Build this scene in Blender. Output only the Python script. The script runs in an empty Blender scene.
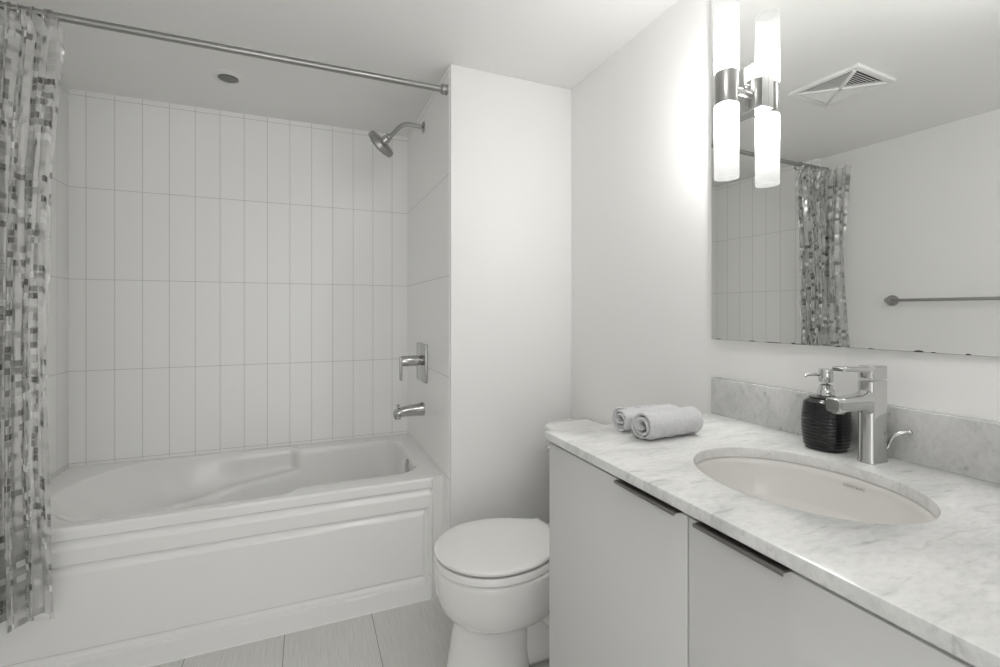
import bpy, bmesh, math, random
from mathutils import Vector, Matrix, noise

random.seed(4)
sc = bpy.context.scene
C = sc.collection
PI = math.pi

# ------------------------------------------------------------------ camera, world, light, exposure
EYE = 1.195
cam_d = bpy.data.cameras.new('camera')
cam = bpy.data.objects.new('camera', cam_d)
C.objects.link(cam)
cam_d.sensor_width = 36.0
cam_d.lens = 467.6 / 1000 * 36
cam_d.shift_y = -21.45 / 1000
cam_d.clip_start = 0.02
cam.location = (0, 0, EYE)
cam.rotation_euler = (PI / 2, 0, -math.radians(22.5476))
sc.camera = cam

w = bpy.data.worlds.new('world')
sc.world = w
w.use_nodes = True
w.node_tree.nodes['Background'].inputs[0].default_value = (1, 1, 1, 1)
w.node_tree.nodes['Background'].inputs[1].default_value = 1.95  # even white fill, reaches the room only through the added doorway

sc.view_settings.view_transform = 'Standard'
sc.view_settings.look = 'None'
sc.view_settings.gamma = 1
sc.view_settings.use_curve_mapping = False
sc.view_settings.exposure = 0.22
sc.cycles.max_bounces = 16
sc.cycles.diffuse_bounces = 10
sc.cycles.glossy_bounces = 6
sc.cycles.transparent_max_bounces = 24
sc.cycles.sample_clamp_indirect = 6.0

FILL_W = 5.0       # added fill lamp on the ceiling, out of view
SCONCE_W = 8.4      # each of the two bulbs of the wall light
WARM = (1.0, 0.995, 0.98)

# key dimensions (metres): X right, Y into the room, Z up, floor at 0
H = 2.198
XR = 1.106          # wall carrying the mirror
XS = 0.5407         # plumbing wall at the tap end of the tub
YS = 1.8202         # face of the short wall beside the toilet
YB = 2.68           # tiled wall behind the tub
XL = -1.01          # painted wall opposite the mirror
XT = -0.983         # its tiled stretch
YN = -0.95          # wall behind the photographer
TZ, TH, TW, TX = 1.759, 0.4152, 0.10555, -0.9214   # tile courses
TUB_Y, TUB_Z = 1.92, 0.50

# ------------------------------------------------------------------ materials
def mat(name, col, rough=0.5, metal=0.0, coat=0.0, spec=0.5):
    m = bpy.data.materials.new(name)
    m.use_nodes = True
    b = m.node_tree.nodes['Principled BSDF']
    b.inputs['Base Color'].default_value = (*col, 1)
    b.inputs['Roughness'].default_value = rough
    b.inputs['Metallic'].default_value = metal
    b.inputs['Coat Weight'].default_value = coat
    b.inputs['Specular IOR Level'].default_value = spec
    return m

class NT:
    """small wrapper for wiring shader nodes"""
    def __init__(self, m):
        self.t = m.node_tree
        self.b = self.t.nodes.get('Principled BSDF')
    def n(self, kind, **kw):
        nd = self.t.nodes.new(kind)
        for k, v in kw.items():
            if k.startswith('i_'):
                nd.inputs[int(k[2:]) if k[2:].isdigit() else k[2:].replace('_', ' ')].default_value = v
            else:
                setattr(nd, k, v)
        return nd
    def l(self, a, b):
        self.t.links.new(a, b)
    def math(self, op, a, b=None):
        nd = self.n('ShaderNodeMath', operation=op)
        for i, x in enumerate((a, b)):
            if x is None: continue
            if isinstance(x, (int, float)): nd.inputs[i].default_value = x
            else: self.l(x, nd.inputs[i])
        return nd.outputs[0]
    def ramp(self, fac, stops, interp='LINEAR'):
        nd = self.n('ShaderNodeValToRGB')
        r = nd.color_ramp
        r.interpolation = interp
        while len(r.elements) < len(stops): r.elements.new(0.5)
        for e, (p, c) in zip(r.elements, stops):
            e.position = p
            e.color = (*c, 1) if len(c) == 3 else c
        self.l(fac, nd.inputs[0])
        return nd.outputs[0]

def bump(nt, height, strength, dist):
    bp = nt.n('ShaderNodeBump')
    bp.inputs['Strength'].default_value = strength
    bp.inputs['Distance'].default_value = dist
    nt.l(height, bp.inputs['Height'])
    nt.l(bp.outputs[0], nt.b.inputs['Normal'])

def paint(name, col, rough, spec=0.5):
    m = mat(name, col, rough, spec=spec)
    nt = NT(m)
    g = nt.n('ShaderNodeNewGeometry')
    nz = nt.n('ShaderNodeTexNoise')
    nz.inputs['Scale'].default_value = 220
    nz.inputs['Detail'].default_value = 3
    nt.l(g.outputs['Position'], nz.inputs['Vector'])
    bump(nt, nz.outputs[0], 0.08, 0.001)
    return m

M_wall = paint('wall_paint', (0.84, 0.838, 0.828), 0.42, 0.4)
M_ceil = paint('ceiling_paint', (0.84, 0.838, 0.828), 0.55, 0.3)

def tile_mat(name, axis, off, TW=TW):
    m = mat(name, (0.8, 0.8, 0.8), 0.16)
    nt = NT(m)
    g = nt.n('ShaderNodeNewGeometry')
    s = nt.n('ShaderNodeSeparateXYZ')
    nt.l(g.outputs['Position'], s.inputs[0])
    cx = nt.math('ADD', s.outputs[axis], -off + 20 * TW)
    cz = nt.math('ADD', s.outputs['Z'], -TZ + 10 * TH)
    cb = nt.n('ShaderNodeCombineXYZ')
    nt.l(cx, cb.inputs[0]); nt.l(cz, cb.inputs[1])
    br = nt.n('ShaderNodeTexBrick', offset=0.0, squash=1.0)
    br.inputs['Color1'].default_value = (0.915, 0.913, 0.903, 1)
    br.inputs['Color2'].default_value = (0.90, 0.898, 0.888, 1)
    br.inputs['Mortar'].default_value = (0.56, 0.558, 0.55, 1)
    br.inputs['Scale'].default_value = 1
    br.inputs['Mortar Size'].default_value = 0.0013
    br.inputs['Mortar Smooth'].default_value = 0.3
    br.inputs['Bias'].default_value = -0.4
    br.inputs['Brick Width'].default_value = TW
    br.inputs['Row Height'].default_value = TH
    nt.l(cb.outputs[0], br.inputs['Vector'])
    nt.l(br.outputs['Color'], nt.b.inputs['Base Color'])
    rr = nt.math('ADD', nt.math('MULTIPLY', br.outputs['Fac'], 0.5), 0.28)
    nt.l(rr, nt.b.inputs['Roughness'])
    inv = nt.math('SUBTRACT', 1.0, br.outputs['Fac'])
    bump(nt, inv, 0.35, 0.0015)
    return m

M_tile_x = tile_mat('white_tile_back', 'X', TX)
M_tile_y = tile_mat('white_tile_side', 'Y', YB)
M_tile_p = tile_mat('white_tile_wide', 'Y', YB - 0.01, 1.4)

def floor_mat():
    m = mat('floor_tile', (0.6, 0.6, 0.6), 0.42)
    nt = NT(m)
    g = nt.n('ShaderNodeNewGeometry')
    s = nt.n('ShaderNodeSeparateXYZ')
    nt.l(g.outputs['Position'], s.inputs[0])
    cx = nt.math('ADD', s.outputs['X'], 0.073 + 10 * 0.3130)
    cy = nt.math('ADD', s.outputs['Y'], -1.33 + 10 * 0.61)
    cb = nt.n('ShaderNodeCombineXYZ')
    nt.l(cx, cb.inputs[0]); nt.l(cy, cb.inputs[1])
    br = nt.n('ShaderNodeTexBrick', offset=0.0)
    br.inputs['Color1'].default_value = (1, 1, 1, 1)
    br.inputs['Color2'].default_value = (0.95, 0.95, 0.95, 1)
    br.inputs['Mortar'].default_value = (0.36, 0.36, 0.35, 1)
    br.inputs['Scale'].default_value = 1
    br.inputs['Mortar Size'].default_value = 0.0014
    br.inputs['Mortar Smooth'].default_value = 0.2
    br.inputs['Brick Width'].default_value = 0.3130
    br.inputs['Row Height'].default_value = 0.61
    nt.l(cb.outputs[0], br.inputs['Vector'])
    mp = nt.n('ShaderNodeMapping')
    mp.inputs['Scale'].default_value = (260, 9, 1)
    nt.l(g.outputs['Position'], mp.inputs[0])
    nz = nt.n('ShaderNodeTexNoise')
    nz.inputs['Scale'].default_value = 1
    nz.inputs['Detail'].default_value = 4
    nt.l(mp.outputs[0], nz.inputs['Vector'])
    base = nt.ramp(nz.outputs[0], [(0.3, (0.60, 0.595, 0.575)), (0.7, (0.72, 0.715, 0.695))])
    mx = nt.n('ShaderNodeMixRGB', blend_type='MULTIPLY')
    mx.inputs[0].default_value = 1
    nt.l(base, mx.inputs[1]); nt.l(br.outputs['Color'], mx.inputs[2])
    nt.l(mx.outputs[0], nt.b.inputs['Base Color'])
    bump(nt, nt.math('SUBTRACT', 1.0, br.outputs['Fac']), 0.3, 0.0015)
    return m

M_floor = floor_mat()

def marble_mat(name='white_marble', k=1.0, vein=0.55):
    m = mat(name, (0.75, 0.75, 0.74), 0.17)
    nt = NT(m)
    g = nt.n('ShaderNodeNewGeometry')
    mp = nt.n('ShaderNodeMapping')
    mp.inputs['Rotation'].default_value = (0.5, 0.35, 0.62)
    mp.inputs['Scale'].default_value = (1.0, 2.3, 1.6)
    nt.l(g.outputs['Position'], mp.inputs[0])
    def nz(sc_, det, rgh, dist, vec=None):
        n_ = nt.n('ShaderNodeTexNoise')
        n_.inputs['Scale'].default_value = sc_
        n_.inputs['Detail'].default_value = det
        n_.inputs['Roughness'].default_value = rgh
        n_.inputs['Distortion'].default_value = dist
        nt.l(vec or mp.outputs[0], n_.inputs['Vector'])
        return n_.outputs[0]
    a = nt.ramp(nz(7, 6, 0.62, 0.4), [(0.30, tuple(k * v for v in (0.60, 0.605, 0.60))), (0.50, tuple(k * v for v in (0.75, 0.75, 0.74))), (0.72, tuple(k * v for v in (0.82, 0.82, 0.81)))])
    mp2 = nt.n('ShaderNodeMapping')
    mp2.inputs['Rotation'].default_value = (0.9, 0.2, 0.75)
    mp2.inputs['Scale'].default_value = (0.7, 4.2, 2.6)
    nt.l(g.outputs['Position'], mp2.inputs[0])
    b = nt.ramp(nz(14, 5, 0.6, 0.5, mp2.outputs[0]), [(0.28, (0.50, 0.505, 0.50)), (0.40, (0.94, 0.94, 0.94)), (1.0, (1, 1, 1))])
    c = nt.ramp(nz(60, 4, 0.6, 0.2), [(0.32, (0.86, 0.86, 0.86)), (0.55, (1, 1, 1))])
    m1 = nt.n('ShaderNodeMixRGB', blend_type='MULTIPLY'); m1.inputs[0].default_value = vein
    nt.l(a, m1.inputs[1]); nt.l(b, m1.inputs[2])
    m2 = nt.n('ShaderNodeMixRGB', blend_type='MULTIPLY'); m2.inputs[0].default_value = 0.7
    nt.l(m1.outputs[0], m2.inputs[1]); nt.l(c, m2.inputs[2])
    nt.l(m2.outputs[0], nt.b.inputs['Base Color'])
    return m

M_marble = marble_mat()
M_marble_grey_shade = marble_mat('grey_shaded_marble', 0.78, 0.8)      # greyer veining, with the upstand's shade put into its colour
M_acryl = mat('white_acrylic', (0.86, 0.858, 0.848), 0.16, coat=0.3)
M_ceram = mat('white_ceramic', (0.82, 0.815, 0.80), 0.08, coat=0.5)
M_sink = mat('sink_ceramic', (0.76, 0.745, 0.72), 0.10, coat=0.4)
M_seat = mat('white_seat_plastic', (0.82, 0.815, 0.80), 0.2)
M_cab = mat('white_cabinet', (0.66, 0.658, 0.65), 0.38)
M_carc = mat('cabinet_carcass', (0.60, 0.60, 0.59), 0.5)
M_chrome = mat('chrome', (0.63, 0.63, 0.625), 0.06, 1.0)
M_nickel = mat('brushed_nickel', (0.40, 0.397, 0.387), 0.28, 1.0)
M_bath = mat('bath_chrome', (0.50, 0.498, 0.49), 0.12, 1.0)
M_handle = mat('handle_nickel', (0.27, 0.262, 0.25), 0.33, 1.0)
M_dark = mat('dark_gap', (0.03, 0.03, 0.03), 0.6)
M_grey = mat('grey_cap', (0.20, 0.20, 0.195), 0.5)
M_plast = mat('white_plastic', (0.82, 0.82, 0.81), 0.4)
M_black = mat('black_glaze', (0.007, 0.007, 0.008), 0.2, coat=0.1)
M_ink = mat('grey_print', (0.16, 0.155, 0.15), 0.5)
M_mirror = mat('mirror_glass', (0.93, 0.935, 0.925), 0.004, 1.0)
M_mback = mat('mirror_backing', (0.72, 0.72, 0.70), 0.5)
M_blem = mat('mirror_edge_corrosion', (0.035, 0.033, 0.03), 0.7)
M_caulk = mat('caulk', (0.86, 0.86, 0.85), 0.4)

def towel_mat():
    m = mat('terry_cloth', (0.70, 0.70, 0.71), 0.95, spec=0.1)
    nt = NT(m)
    nt.b.inputs['Sheen Weight'].default_value = 0.4
    g = nt.n('ShaderNodeNewGeometry')
    v = nt.n('ShaderNodeTexNoise')
    v.inputs['Scale'].default_value = 420
    v.inputs['Detail'].default_value = 3
    nt.l(g.outputs['Position'], v.inputs['Vector'])
    nt.l(nt.ramp(v.outputs[0], [(0.3, (0.60, 0.60, 0.61)), (0.7, (0.78, 0.78, 0.79))]), nt.b.inputs['Base Color'])
    bump(nt, v.outputs[0], 0.9, 0.004)
    return m

M_towel = towel_mat()

def shade_mat():
    m = bpy.data.materials.new('opal_glass')
    m.use_nodes = True
    t = m.node_tree
    nt = NT(m)
    t.nodes.remove(nt.b)
    out = t.nodes['Material Output']
    tr = nt.n('ShaderNodeBsdfTranslucent'); tr.inputs[0].default_value = (0.10, 0.10, 0.098, 1)
    df = nt.n('ShaderNodeBsdfDiffuse'); df.inputs[0].default_value = (0.30, 0.30, 0.298, 1)
    tp = nt.n('ShaderNodeBsdfTransparent'); tp.inputs[0].default_value = (1, 1, 1, 1)
    gl = nt.n('ShaderNodeBsdfGlossy'); gl.inputs['Roughness'].default_value = 0.15
    m1 = nt.n('ShaderNodeMixShader'); m1.inputs[0].default_value = 0.35
    nt.l(tr.outputs[0], m1.inputs[1]); nt.l(df.outputs[0], m1.inputs[2])
    m2 = nt.n('ShaderNodeMixShader'); m2.inputs[0].default_value = 0.32
    nt.l(m1.outputs[0], m2.inputs[1]); nt.l(tp.outputs[0], m2.inputs[2])
    m3 = nt.n('ShaderNodeMixShader'); m3.inputs[0].default_value = 0.04
    nt.l(m2.outputs[0], m3.inputs[1]); nt.l(gl.outputs[0], m3.inputs[2])
    em = nt.n('ShaderNodeEmission'); em.inputs[0].default_value = (*WARM, 1); em.inputs[1].default_value = 0.22
    ad = nt.n('ShaderNodeAddShader')
    nt.l(m3.outputs[0], ad.inputs[0]); nt.l(em.outputs[0], ad.inputs[1])
    nt.l(ad.outputs[0], out.inputs[0])
    return m

M_shade = shade_mat()

def curtain_mat():
    m = bpy.data.materials.new('mosaic_vinyl')
    m.use_nodes = True
    nt = NT(m)
    out = nt.t.nodes['Material Output']
    uv = nt.n('ShaderNodeUVMap')
    s = nt.n('ShaderNodeSeparateXYZ')
    nt.l(uv.outputs[0], s.inputs[0])
    a = nt.math('DIVIDE', s.outputs[0], 0.0235)
    b = nt.math('DIVIDE', s.outputs[1], 0.0215)
    fa, fb = nt.math('FRACT', a), nt.math('FRACT', b)
    ia, ib = nt.math('FLOOR', a), nt.math('FLOOR', b)
    cb = nt.n('ShaderNodeCombineXYZ')
    nt.l(ia, cb.inputs[0]); nt.l(ib, cb.inputs[1])
    wn = nt.n('ShaderNodeTexWhiteNoise', noise_dimensions='2D')
    nt.l(cb.outputs[0], wn.inputs['Vector'])
    r = wn.outputs['Value']
    ins = None
    for f in (fa, fb):
        for op, th in (('GREATER_THAN', 0.07), ('LESS_THAN', 0.93)):
            x = nt.math(op, f, th)
            ins = x if ins is None else nt.math('MULTIPLY', ins, x)
    ins = nt.math('MULTIPLY', ins, nt.math('LESS_THAN', s.outputs[1], 1.795))
    on = nt.math('MULTIPLY', ins, nt.math('GREATER_THAN', r, 0.52))
    col = nt.ramp(r, [(0.0, (0.3, 0.3, 0.3)), (0.52, (0.15, 0.15, 0.147)), (0.67, (0.30, 0.30, 0.297)),
                      (0.78, (0.50, 0.50, 0.49)), (0.86, (0.88, 0.88, 0.87)), (0.94, (0.75, 0.75, 0.74))], 'CONSTANT')
    # clear film between the squares
    tp = nt.n('ShaderNodeBsdfTransparent'); tp.inputs[0].default_value = (0.96, 0.96, 0.955, 1)
    tl = nt.n('ShaderNodeBsdfTranslucent'); tl.inputs[0].default_value = (0.9, 0.9, 0.89, 1)
    df = nt.n('ShaderNodeBsdfDiffuse'); df.inputs[0].default_value = (0.9, 0.9, 0.89, 1)
    gl = nt.n('ShaderNodeBsdfGlossy'); gl.inputs['Roughness'].default_value = 0.12
    f1 = nt.n('ShaderNodeMixShader'); f1.inputs[0].default_value = 0.5
    nt.l(tl.outputs[0], f1.inputs[1]); nt.l(df.outputs[0], f1.inputs[2])
    f2 = nt.n('ShaderNodeMixShader'); f2.inputs[0].default_value = 0.72
    nt.l(f1.outputs[0], f2.inputs[1]); nt.l(tp.outputs[0], f2.inputs[2])
    fr = nt.n('ShaderNodeFresnel'); fr.inputs[0].default_value = 1.45
    f3 = nt.n('ShaderNodeMixShader')
    nt.l(fr.outputs[0], f3.inputs[0]); nt.l(f2.outputs[0], f3.inputs[1]); nt.l(gl.outputs[0], f3.inputs[2])
    # printed squares
    p = nt.b
    nt.l(col, p.inputs['Base Color'])
    p.inputs['Roughness'].default_value = 0.22
    nt.l(nt.math('MULTIPLY', nt.math('GREATER_THAN', r, 0.94), 0.9), p.inputs['Metallic'])
    t2 = nt.n('ShaderNodeBsdfTranslucent'); nt.l(col, t2.inputs[0])
    q = nt.n('ShaderNodeMixShader'); q.inputs[0].default_value = 0.35
    nt.l(p.outputs[0], q.inputs[1]); nt.l(t2.outputs[0], q.inputs[2])
    tp2 = nt.n('ShaderNodeBsdfTransparent')
    q2 = nt.n('ShaderNodeMixShader'); q2.inputs[0].default_value = 0.30
    nt.l(q.outputs[0], q2.inputs[1]); nt.l(tp2.outputs[0], q2.inputs[2])
    mx = nt.n('ShaderNodeMixShader')
    nt.l(on, mx.inputs[0]); nt.l(f3.outputs[0], mx.inputs[1]); nt.l(q2.outputs[0], mx.inputs[2])
    nt.l(mx.outputs[0], out.inputs[0])
    return m

M_curtain = curtain_mat()

def clear_mat():
    m = bpy.data.materials.new('clear_ring')
    m.use_nodes = True
    nt = NT(m)
    nt.b.inputs['Base Color'].default_value = (0.45, 0.45, 0.44, 1)
    nt.b.inputs['Roughness'].default_value = 0.15
    nt.b.inputs['Metallic'].default_value = 0.85
    return m

M_ring = clear_mat()

# ------------------------------------------------------------------ mesh helpers
def obj(name, bm, m, parent=None, smooth=35, loc=None):
    bmesh.ops.recalc_face_normals(bm, faces=bm.faces)
    me = bpy.data.meshes.new(name)
    bm.to_mesh(me)
    bm.free()
    if m: me.materials.append(m)
    for p in me.polygons: p.use_smooth = smooth > 0
    if smooth > 0 and smooth < 180: me.set_sharp_from_angle(angle=math.radians(smooth))
    o = bpy.data.objects.new(name, me)
    C.objects.link(o)
    if parent is not None:
        o.parent = parent
        o.matrix_parent_inverse = Matrix.Translation(parent.location).inverted()
    return o

def thing(name, label, cat, loc, group=None):
    o = bpy.data.objects.new(name, None)
    C.objects.link(o)
    o.empty_display_size = 0.05
    o.location = loc
    return tag(o, label, cat, group)

def tag(o, label, cat, group=None):
    o['label'] = label
    o['category'] = cat
    if group: o['group'] = group
    return o

def struct(o):
    o['kind'] = 'structure'
    return o

def merge(bm, b2):
    me = bpy.data.meshes.new('tmp')
    b2.to_mesh(me); b2.free()
    bm.from_mesh(me)
    bpy.data.meshes.remove(me)

def box(bm, lo, hi, bev=0.0, seg=2):
    b = bmesh.new()
    bmesh.ops.create_cube(b, size=1)
    for v in b.verts:
        v.co = Vector(((lo[i] + hi[i]) / 2 + v.co[i] * (hi[i] - lo[i]) for i in range(3)))
    if bev > 0:
        bmesh.ops.bevel(b, geom=b.edges[:], offset=bev, segments=seg, profile=0.5, affect='EDGES')
    merge(bm, b)

def rings(bm, rs, cap0=True, cap1=True, closed=True):
    """skin a list of equally long point rings"""
    vs = [[bm.verts.new(p) for p in r] for r in rs]
    n = len(vs[0])
    m = n if closed else n - 1
    for a, b in zip(vs, vs[1:]):
        for i in range(m):
            bm.faces.new((a[i], a[(i + 1) % n], b[(i + 1) % n], b[i]))
    if cap0: bm.faces.new(list(reversed(vs[0])))
    if cap1: bm.faces.new(vs[-1])
    return vs

def frame(d):
    d = Vector(d).normalized()
    up = Vector((0, 0, 1)) if abs(d.z) < 0.95 else Vector((1, 0, 0))
    a = d.cross(up).normalized()
    return a, a.cross(d).normalized(), d

def lathe(bm, prof, o=(0, 0, 0), d=(0, 0, 1), n=40, ell=(1, 1), power=2.0, cap=True):
    """prof: (radius, distance along d)"""
    a, b, d = frame(d)
    o = Vector(o)
    rs = []
    for r, h in prof:
        ring = []
        for i in range(n):
            t = 2 * PI * i / n
            cx, cy = math.cos(t), math.sin(t)
            k = (abs(cx) ** power + abs(cy) ** power) ** (-1 / power)
            ring.append(o + d * h + a * (r * k * cx * ell[0]) + b * (r * k * cy * ell[1]))
        rs.append(ring)
    rings(bm, rs, cap, cap)

def tube(bm, pts, rad, n=16, cap=True):
    pts = [Vector(p) for p in pts]
    if not hasattr(rad, '__len__'): rad = [rad] * len(pts)
    t0 = (pts[1] - pts[0]).normalized()
    a, b, _ = frame(t0)
    rs = []
    for i, p in enumerate(pts):
        t = (pts[min(i + 1, len(pts) - 1)] - pts[max(i - 1, 0)]).normalized()
        a = (a - t * a.dot(t)).normalized()
        b = t.cross(a)
        rs.append([p + (a * math.cos(2 * PI * k / n) + b * math.sin(2 * PI * k / n)) * rad[i] for k in range(n)])
    rings(bm, rs, cap, cap)

def bez(p0, p1, p2, p3, n=10):
    p0, p1, p2, p3 = map(Vector, (p0, p1, p2, p3))
    return [p0 * (1 - t) ** 3 + p1 * 3 * t * (1 - t) ** 2 + p2 * 3 * t * t * (1 - t) + p3 * t ** 3 for t in (i / n for i in range(n + 1))]

def torus(bm, o, axis, R, r, n=28, k=8):
    a, b, d = frame(axis)
    o = Vector(o)
    rs = []
    for i in range(n):
        t = 2 * PI * i / n
        rad = a * math.cos(t) + b * math.sin(t)
        rs.append([o + rad * (R + r * math.cos(2 * PI * j / k)) + d * (r * math.sin(2 * PI * j / k)) for j in range(k)])
    rs.append(rs[0])
    vs = [[bm.verts.new(p) for p in q] for q in rs[:-1]]
    for i in range(n):
        A, B = vs[i], vs[(i + 1) % n]
        for j in range(k):
            bm.faces.new((A[j], A[(j + 1) % k], B[(j + 1) % k], B[j]))

def sphere(bm, o, r, sc3=(1, 1, 1)):
    b = bmesh.new()
    bmesh.ops.create_uvsphere(b, u_segments=20, v_segments=12, radius=r)
    for v in b.verts: v.co = Vector((v.co.x * sc3[0], v.co.y * sc3[1], v.co.z * sc3[2])) + Vector(o)
    merge(bm, b)

def rrect(x0, x1, y0, y1, r, per=14, arc=10):
    """rounded rectangle; r = 4 radii at (x1,y0) (x1,y1) (x0,y1) (x0,y0)"""
    cs = [(x1, y0, -PI / 2), (x1, y1, 0), (x0, y1, PI / 2), (x0, y0, PI)]
    pts = []
    for k, (cx, cy, a0) in enumerate(cs):
        rr = r[k]
        ox = cx - rr if cx == x1 else cx + rr
        oy = cy - rr if cy == y1 else cy + rr
        arcp = [(ox + rr * math.cos(a0 + PI / 2 * i / arc), oy + rr * math.sin(a0 + PI / 2 * i / arc)) for i in range(arc + 1)]
        nx, ny, na = cs[(k + 1) % 4]
        rn = r[(k + 1) % 4]
        ex = nx - rn if nx == x1 else nx + rn
        ey = ny - rn if ny == y1 else ny + rn
        st = (ex + rn * math.cos(na), ey + rn * math.sin(na))
        lx, ly = arcp[-1]
        pts += arcp
        pts += [(lx + (st[0] - lx) * i / per, ly + (st[1] - ly) * i / per) for i in range(1, per)]
    return pts

def sstep(a, b, x):
    t = max(0.0, min(1.0, (x - a) / (b - a)))
    return t * t * (3 - 2 * t)

# ------------------------------------------------------------------ the room
def slab(name, lo, hi, m, bev=0.0):
    bm = bmesh.new()
    box(bm, lo, hi, bev)
    return struct(obj(name, bm, m))

slab('floor', (XL - 0.1, YN - 0.1, -0.1), (XR + 0.1, YB + 0.12, 0), M_floor)
slab('ceiling', (XL - 0.1, YN - 0.1, H), (XR + 0.1, YB + 0.12, H + 0.1), M_ceil)
slab('wall_back', (XT - 0.13, YB, 0), (XS + 0.02, YB + 0.1, H), M_tile_x)
slab('wall_left', (XL - 0.1, YN - 0.1, 0), (XL, YB + 0.1, H), M_wall)
slab('wall_left_tiled', (XL, 1.895, 0), (XT, YB, H), M_tile_y, 0.002)
slab('wall_right', (XR, YN - 0.1, 0), (XR + 0.1, YB + 0.1, H), M_wall)
DX0, DX1, DH = -0.72, 0.14, 2.04      # added doorway, out of view, letting in white fill light
bm = bmesh.new()
box(bm, (XL, YN - 0.1, 0), (DX0, YN, H))
box(bm, (DX1, YN - 0.1, 0), (XR, YN, H))
box(bm, (DX0, YN - 0.1, DH), (DX1, YN, H))
struct(obj('wall_front', bm, M_wall))
bm = bmesh.new()
box(bm, (DX0 - 0.06, YN, 0), (DX0 + 0.012, YN + 0.015, DH + 0.06), 0.003)
box(bm, (DX1 - 0.012, YN, 0), (DX1 + 0.06, YN + 0.015, DH + 0.06), 0.003)
box(bm, (DX0 + 0.012, YN, DH - 0.012), (DX1 - 0.012, YN + 0.015, DH + 0.06), 0.003)
struct(obj('added_door_casing', bm, M_plast))  # casing round the added doorway
slab('wall_partition', (XS + 0.0002, YS, 0), (XR, YB + 0.1, H), M_wall, 0.004)
slab('wall_plumbing_tiled', (XS - 0.002, YS + 0.018, 0), (XS + 0.0, YB, H), M_tile_p)

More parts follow.
